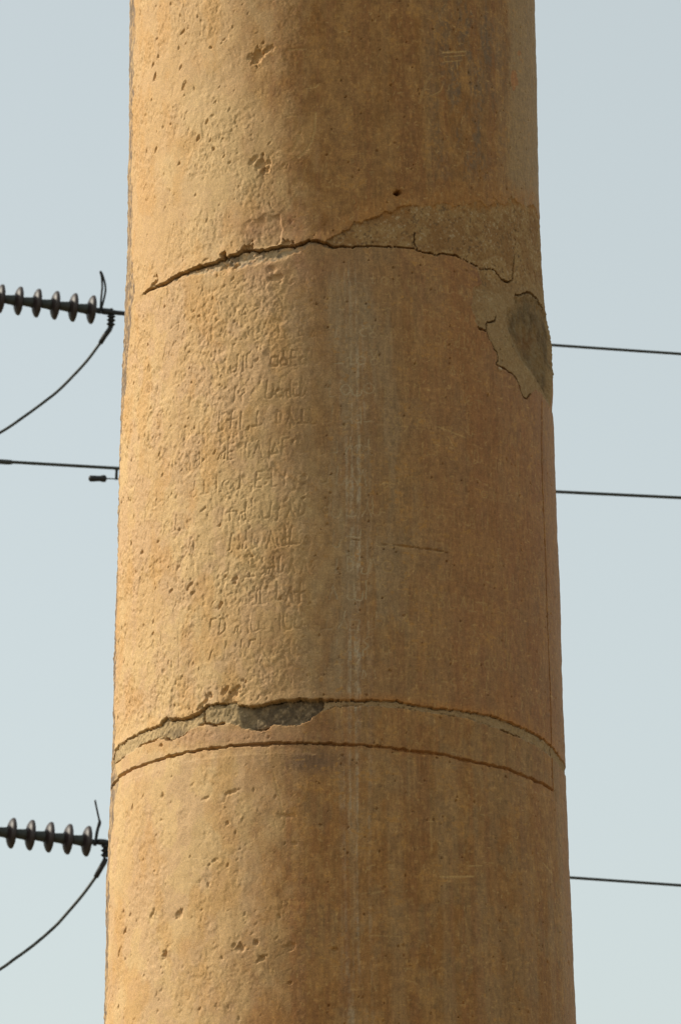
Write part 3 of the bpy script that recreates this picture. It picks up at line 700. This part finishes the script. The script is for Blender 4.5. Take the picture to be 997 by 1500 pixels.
def smooth_path(P, per=6):                  # Catmull-Rom
    P = [np.array(p, float) for p in P]; P = [2*P[0]-P[1]] + P + [2*P[-1]-P[-2]]
    out = []
    for k in range(1, len(P)-2):
        for s in range(per):
            t = s/per; a, b, c, d = P[k-1], P[k], P[k+1], P[k+2]
            out.append(0.5*((2*b) + (c-a)*t + (2*a-5*b+4*c-d)*t*t + (3*b-a-3*c+d)*t**3))
    out.append(P[-2]); return out

def local(o, pts):
    L = np.array(o.location); return [np.array(p) - L for p in pts]

def lathe_geo(prof, n=28):                  # profile (x along axis, radius), axis = +X
    vv = []; ff = []
    for x, r in prof:
        for i in range(n):
            a = 2*math.pi*i/n; vv.append((x, r*math.cos(a), r*math.sin(a)))
    m = len(prof)
    for k in range(m-1):
        for i in range(n): ff.append((k*n+i, (k+1)*n+i, (k+1)*n+(i+1) % n, k*n+(i+1) % n))
    ff.append(tuple(range(n))); ff.append(tuple((m-1)*n+i for i in range(n))[::-1])
    return vv, ff

REC = math.tan(math.radians(12))            # the line runs away to the right
def lp(u, v, d0, u0):                       # point of a receding line: depth grows with the distance to the right
    lat = (u-u0)/F0*d0
    return at(u, v, d0 + lat*REC)

_shell = None
def insulator_string(name, label, p_end, p_left, count, diam, pitch, group):
    """p_end: centre of the last disc (towards the span); p_left: another point on the axis towards the tower."""
    global _shell
    root = empty(name, tuple(p_end)); tag(root, label, 'insulator', group)
    ax = Vector(p_end) - Vector(p_left); ax.normalize()
    root.rotation_euler = ax.to_track_quat('X', 'Z').to_euler()
    if _shell is None:
        s = 0.127
        pr = [(-.030, .030), (-.034, .046), (-.031, .064), (-.024, .086), (-.014, .107), (-.004, .120), (.006, s), (.015, .1285), (.024, .125), (.028, .116), (.024, .106), (.034, .098), (.025, .088), (.034, .076), (.024, .064), (.030, .050), (.030, .030)]
        v, f = lathe_geo(pr, 32); a = bpy.data.meshes.new('disc'); a.from_pydata(v, [], f); a.materials.append(M_porc); a.polygons.foreach_set('use_smooth', np.ones(len(f), bool))
        pr = [(-.134, .022), (-.130, .034), (-.116, .037), (-.090, .041), (-.060, .043), (-.040, .047), (-.028, .050), (-.024, .044)]
        v, f = lathe_geo(pr, 20); b = bpy.data.meshes.new('cap'); b.from_pydata(v, [], f); b.materials.append(M_cap); b.polygons.foreach_set('use_smooth', np.ones(len(f), bool))
        pr = [(.012, .030), (.030, .028), (.040, .018), (.066, .017), (.072, .024)]
        v, f = lathe_geo(pr, 16); c = bpy.data.meshes.new('pin'); c.from_pydata(v, [], f); c.materials.append(M_iron); c.polygons.foreach_set('use_smooth', np.ones(len(f), bool))
        _shell = (a, b, c)
    k = diam/0.254
    for i in range(count):
        d = bpy.data.objects.new('insulator_disc', _shell[0]); COL.objects.link(d); d.parent = root; d.location = (-i*pitch, 0, 0); d.scale = (k, k, k)
        for nm, me in (('cap', _shell[1]), ('pin', _shell[2])):
            c = bpy.data.objects.new(nm, me); COL.objects.link(c); c.parent = d
            c.scale = (pitch/k/0.16, 1, 1)
    return root

def child_world(root, name, geo, m):        # a part given in world coordinates under a rotated root
    inv = (Matrix.Translation(root.location) @ root.rotation_euler.to_matrix().to_4x4()).inverted()
    vv, ff = geo
    return mesh_obj(name, [inv @ Vector(p) for p in vv], ff, m, root)

def tension_set(tagname, d0, u0, discs, count, diam, pitch, group, clamp, horn, label):
    P = lp(*discs[0], d0, u0); L = lp(*discs[1], d0, u0)
    root = insulator_string('insulator_string', label, P, L, count, diam, pitch, group)
    for nm, pts, rr in clamp:
        child_world(root, nm, tube_geo([lp(u, v, d0, u0) for u, v in pts], rr, 10), M_iron)
    for pts, rr in horn:
        child_world(root, 'arcing_horn', tube_geo(smooth_path([lp(u, v, d0, u0) for u, v in pts], 5), rr, 8), M_iron)
    return root

def jumper(d0, u0, ribs, sleeve, path, label):
    base = lp(*ribs[0], d0, u0)
    root = empty('jumper_cable', tuple(base)); tag(root, label, 'cable', 'jumper cables under the insulator strings')
    pts = smooth_path([lp(u, v, d0, u0) for u, v in ribs], 12)
    n = len(pts)
    rad = [0.022 + 0.018*(0.5+0.5*math.cos(2*math.pi*3.0*k/(n-1) + math.pi)) for k in range(n)]
    v, f = tube_geo(pts, rad, 10); mesh_obj('terminal_lug', local(root, v), f, M_iron, root)
    v, f = tube_geo([lp(u, v_, d0, u0) for u, v_ in sleeve], [0.021, 0.023, 0.023, 0.021][:len(sleeve)], 10); mesh_obj('sleeve', local(root, v), f, M_iron, root)
    v, f = tube_geo(smooth_path([lp(u, v_, d0, u0) for u, v_ in path], 8), 0.0135, 8); mesh_obj('cable', local(root, v), f, M_cable, root)
    return root

def conductor(d0, u0, pts, rad, label, far=140.0):
    """pts: seen points of the wire; a parabola through them carries the wire on to the right with its sag."""
    P = np.array([lp(u, v, d0, u0) for u, v in pts]); lat = P[:, 0] - P[0, 0]
    c2 = 0.0011
    A = np.stack([np.ones(len(P)), lat], 1); sol = np.linalg.lstsq(A, P[:, 2] - c2*lat**2, rcond=None)[0]
    ts = np.concatenate([np.linspace(0, lat[-1]+2, 24), np.linspace(lat[-1]+3, far, 50)])
    W = [np.array([P[0, 0]+t, P[0, 1] + t*REC, sol[0] + sol[1]*t + c2*t*t]) for t in ts]
    root = empty('power_line', tuple(P[0])); tag(root, label, 'cable', 'overhead power lines')
    v, f = tube_geo(W, rad, 8); mesh_obj('wire', local(root, v), f, M_cable, root)
    return root, W

DU, DLo, DM = 48.0, 45.0, 47.0
GRP = 'insulator strings behind the pillar'
up_set = tension_set('u', DU, 133, [(133.4, 453.4), (1, 437.5)], 9, 0.254, 0.1625, GRP,
    [('link', [(137, 454), (141, 454.5), (147, 455.3)], [0.020, 0.024, 0.022]), ('link', [(146, 451), (145.4, 459.5)], 0.017), ('tension_clamp', [(149, 455.4), (153, 456), (163, 457), (166, 457.3)], [0.026, 0.030, 0.028, 0.022]),
     ('tension_clamp', [(162, 457), (170, 458), (186, 459.6)], [0.022, 0.021, 0.020]), ('link', [(163.6, 451.5), (163, 462)], 0.014)],
    [([(147.5, 455), (148.5, 437), (150, 420), (149, 405), (147.2, 398), (149.5, 401), (153.5, 413), (154.8, 425), (152.5, 438), (148.8, 452)], 0.0095)],
    'dark disc insulator string of the upper line with a looped horn')
lo_set = tension_set('l', DLo, 126, [(126.4, 1232.0), (15.6, 1220.2)], 9, 0.254, 0.1575, GRP,
    [('link', [(129, 1232.3), (134, 1233), (141, 1233.2)], [0.020, 0.024, 0.022]), ('link', [(139.6, 1229.5), (139.2, 1239)], 0.016), ('tension_clamp', [(142, 1233), (146, 1233.3), (153, 1233.8), (158, 1234)], [0.022, 0.027, 0.027, 0.021]),
     ('tension_clamp', [(156, 1234), (166, 1235), (180, 1236.2)], [0.022, 0.021, 0.020])],
    [([(139.6, 1237), (141, 1222), (144.8, 1206), (145.8, 1203), (142.5, 1187), (139.4, 1172)], 0.0085), ([(140.6, 1235), (144, 1216), (147.2, 1206), (145.6, 1200)], 0.008)],
    'dark disc insulator string of the lower line with a bent horn')
jumper(DU, 133, [(163.4, 461), (163, 469), (162.4, 478)], [(163, 477), (160.5, 483), (153, 493), (147, 503)],
       [(147.5, 502), (128, 528), (108, 550), (86, 572), (66, 588), (36, 610), (0, 634), (-60, 664), (-130, 682), (-200, 684)], 'thin cable curving down from the upper insulator string')
jumper(DLo, 126, [(155.2, 1236), (155, 1246), (154.6, 1256)], [(155.5, 1257), (153, 1263), (147, 1273), (140.5, 1285)],
       [(141, 1284), (122, 1310), (100, 1336), (80, 1358), (50, 1384), (20, 1406), (0, 1420), (-60, 1455), (-130, 1474), (-200, 1478)], 'thin cable curving down from the lower insulator string')
conductor(DU, 133, [(170, 458), (807, 507), (997, 520)], 0.0135, 'thin dark wire emerging highest on the right of the pillar')
conductor(DLo, 126, [(158, 1234), (834, 1287), (997, 1299)], 0.0125, 'thin dark wire emerging lowest on the right of the pillar')
r_mid, w_mid = conductor(DM, 0, [(-40, 673.5), (0, 676.2), (172, 686.2), (815, 720.5), (997, 731)], 0.0145, 'middle dark wire passing behind the inscribed block')
P0 = lp(0, 676.2, DM, 0)
v, f = tube_geo([lp(-60, 672.3, DM, 0), lp(-56, 672.5, DM, 0), lp(12, 677, DM, 0), lp(17, 677.2, DM, 0), lp(19, 677.4, DM, 0)], [0.018, 0.022, 0.022, 0.020, 0.015], 10)
mesh_obj('sleeve', local(r_mid, v), f, M_cable, r_mid)

def damper():
    c = lp(171, 686.3, DM, 0)
    root = empty('vibration_damper', tuple(c)); tag(root, 'small dumbbell shaped damper weight hung under the middle wire', 'damper')
    A = lambda u, v: lp(u, v, DM, 0)
    v, f = tube_geo([A(171, 684), A(171, 690), A(170.6, 703)], [0.020, 0.012, 0.012], 8); mesh_obj('clamp', local(root, v), f, M_iron, root)
    v, f = tube_geo(smooth_path([A(136, 700.8), A(155, 701), A(170.5, 701.6), A(186, 702.8), A(205, 704.8)], 5), 0.0055, 8); mesh_obj('messenger_wire', local(root, v), f, M_iron, root)
    for s in (-1, 1):
        us = [130, 131.2, 133, 138, 143, 147, 150, 153, 155, 156.6]
        rr = [0.010, 0.023, 0.0275, 0.0275, 0.025, 0.025, 0.030, 0.032, 0.027, 0.010]
        if s > 0: us = [342 - u for u in us]
        pts = [A(u, 701 + (0.0 if s < 0 else 3.0) + (u-143)*0.006) for u in us]
        v, f = tube_geo(pts, rr, 14); mesh_obj('weight', local(root, v), f, M_iron, root)
damper()

# the pylon that carries the strings, off to the left
def pylon():
    tips = {}
    for key, root, n, pitch in (('u', up_set, 9, 0.1625), ('l', lo_set, 9, 0.1575)):
        mw = Matrix.Translation(root.location) @ root.rotation_euler.to_matrix().to_4x4()
        tips[key] = np.array(mw @ Vector((-(n-1)*pitch - 0.12, 0, 0)))
    tips['m'] = lp(-60, 672.3, DM, 0)
    xc = tips['u'][0] - 2.4
    base = np.array([xc, tips['u'][1] + 2.6, 0.0])
    root = empty('lattice_pylon', tuple(base)); tag(root, 'grey steel lattice pylon holding the insulator strings left of the pillar', 'pylon')
    top = 17.5
    corner = lambda z, sx, sy: np.array([sx*(1.7 - 1.15*z/top), sy*(1.7 - 1.15*z/top), z])
    levels = np.linspace(0, top, 12)
    for sx in (-1, 1):
        for sy in (-1, 1):
            v, f = tube_geo([corner(z, sx, sy) for z in levels], 0.05, 4); mesh_obj('leg', v, f, M_steel, root, False)
    faces = [((-1, -1), (1, -1)), ((1, -1), (1, 1)), ((1, 1), (-1, 1)), ((-1, 1), (-1, -1))]
    for a, b in faces:
        vv = []; ff = []
        for k in range(len(levels)-1):
            for p, q in ((corner(levels[k], *a), corner(levels[k+1], *b)), (corner(levels[k], *b), corner(levels[k+1], *a)), (corner(levels[k+1], *a), corner(levels[k+1], *b))):
                v, f = tube_geo([p, q], 0.022, 4); o = len(vv); vv += v; ff += [tuple(i+o for i in t) for t in f]
        mesh_obj('bracing', vv, ff, M_steel, root, False)
    for key, t in tips.items():
        tl = t - base; z = tl[2]; vv = []; ff = []
        for sx in (-1, 1):
            for dz in (0.0, 0.9):
                v, f = tube_geo([corner(z+dz, sx, -1), tl], 0.035, 4); o = len(vv); vv += v; ff += [tuple(i+o for i in q) for q in f]
        mesh_obj('cross_arm', vv, ff, M_steel, root, False)
pylon()
print('scene done')
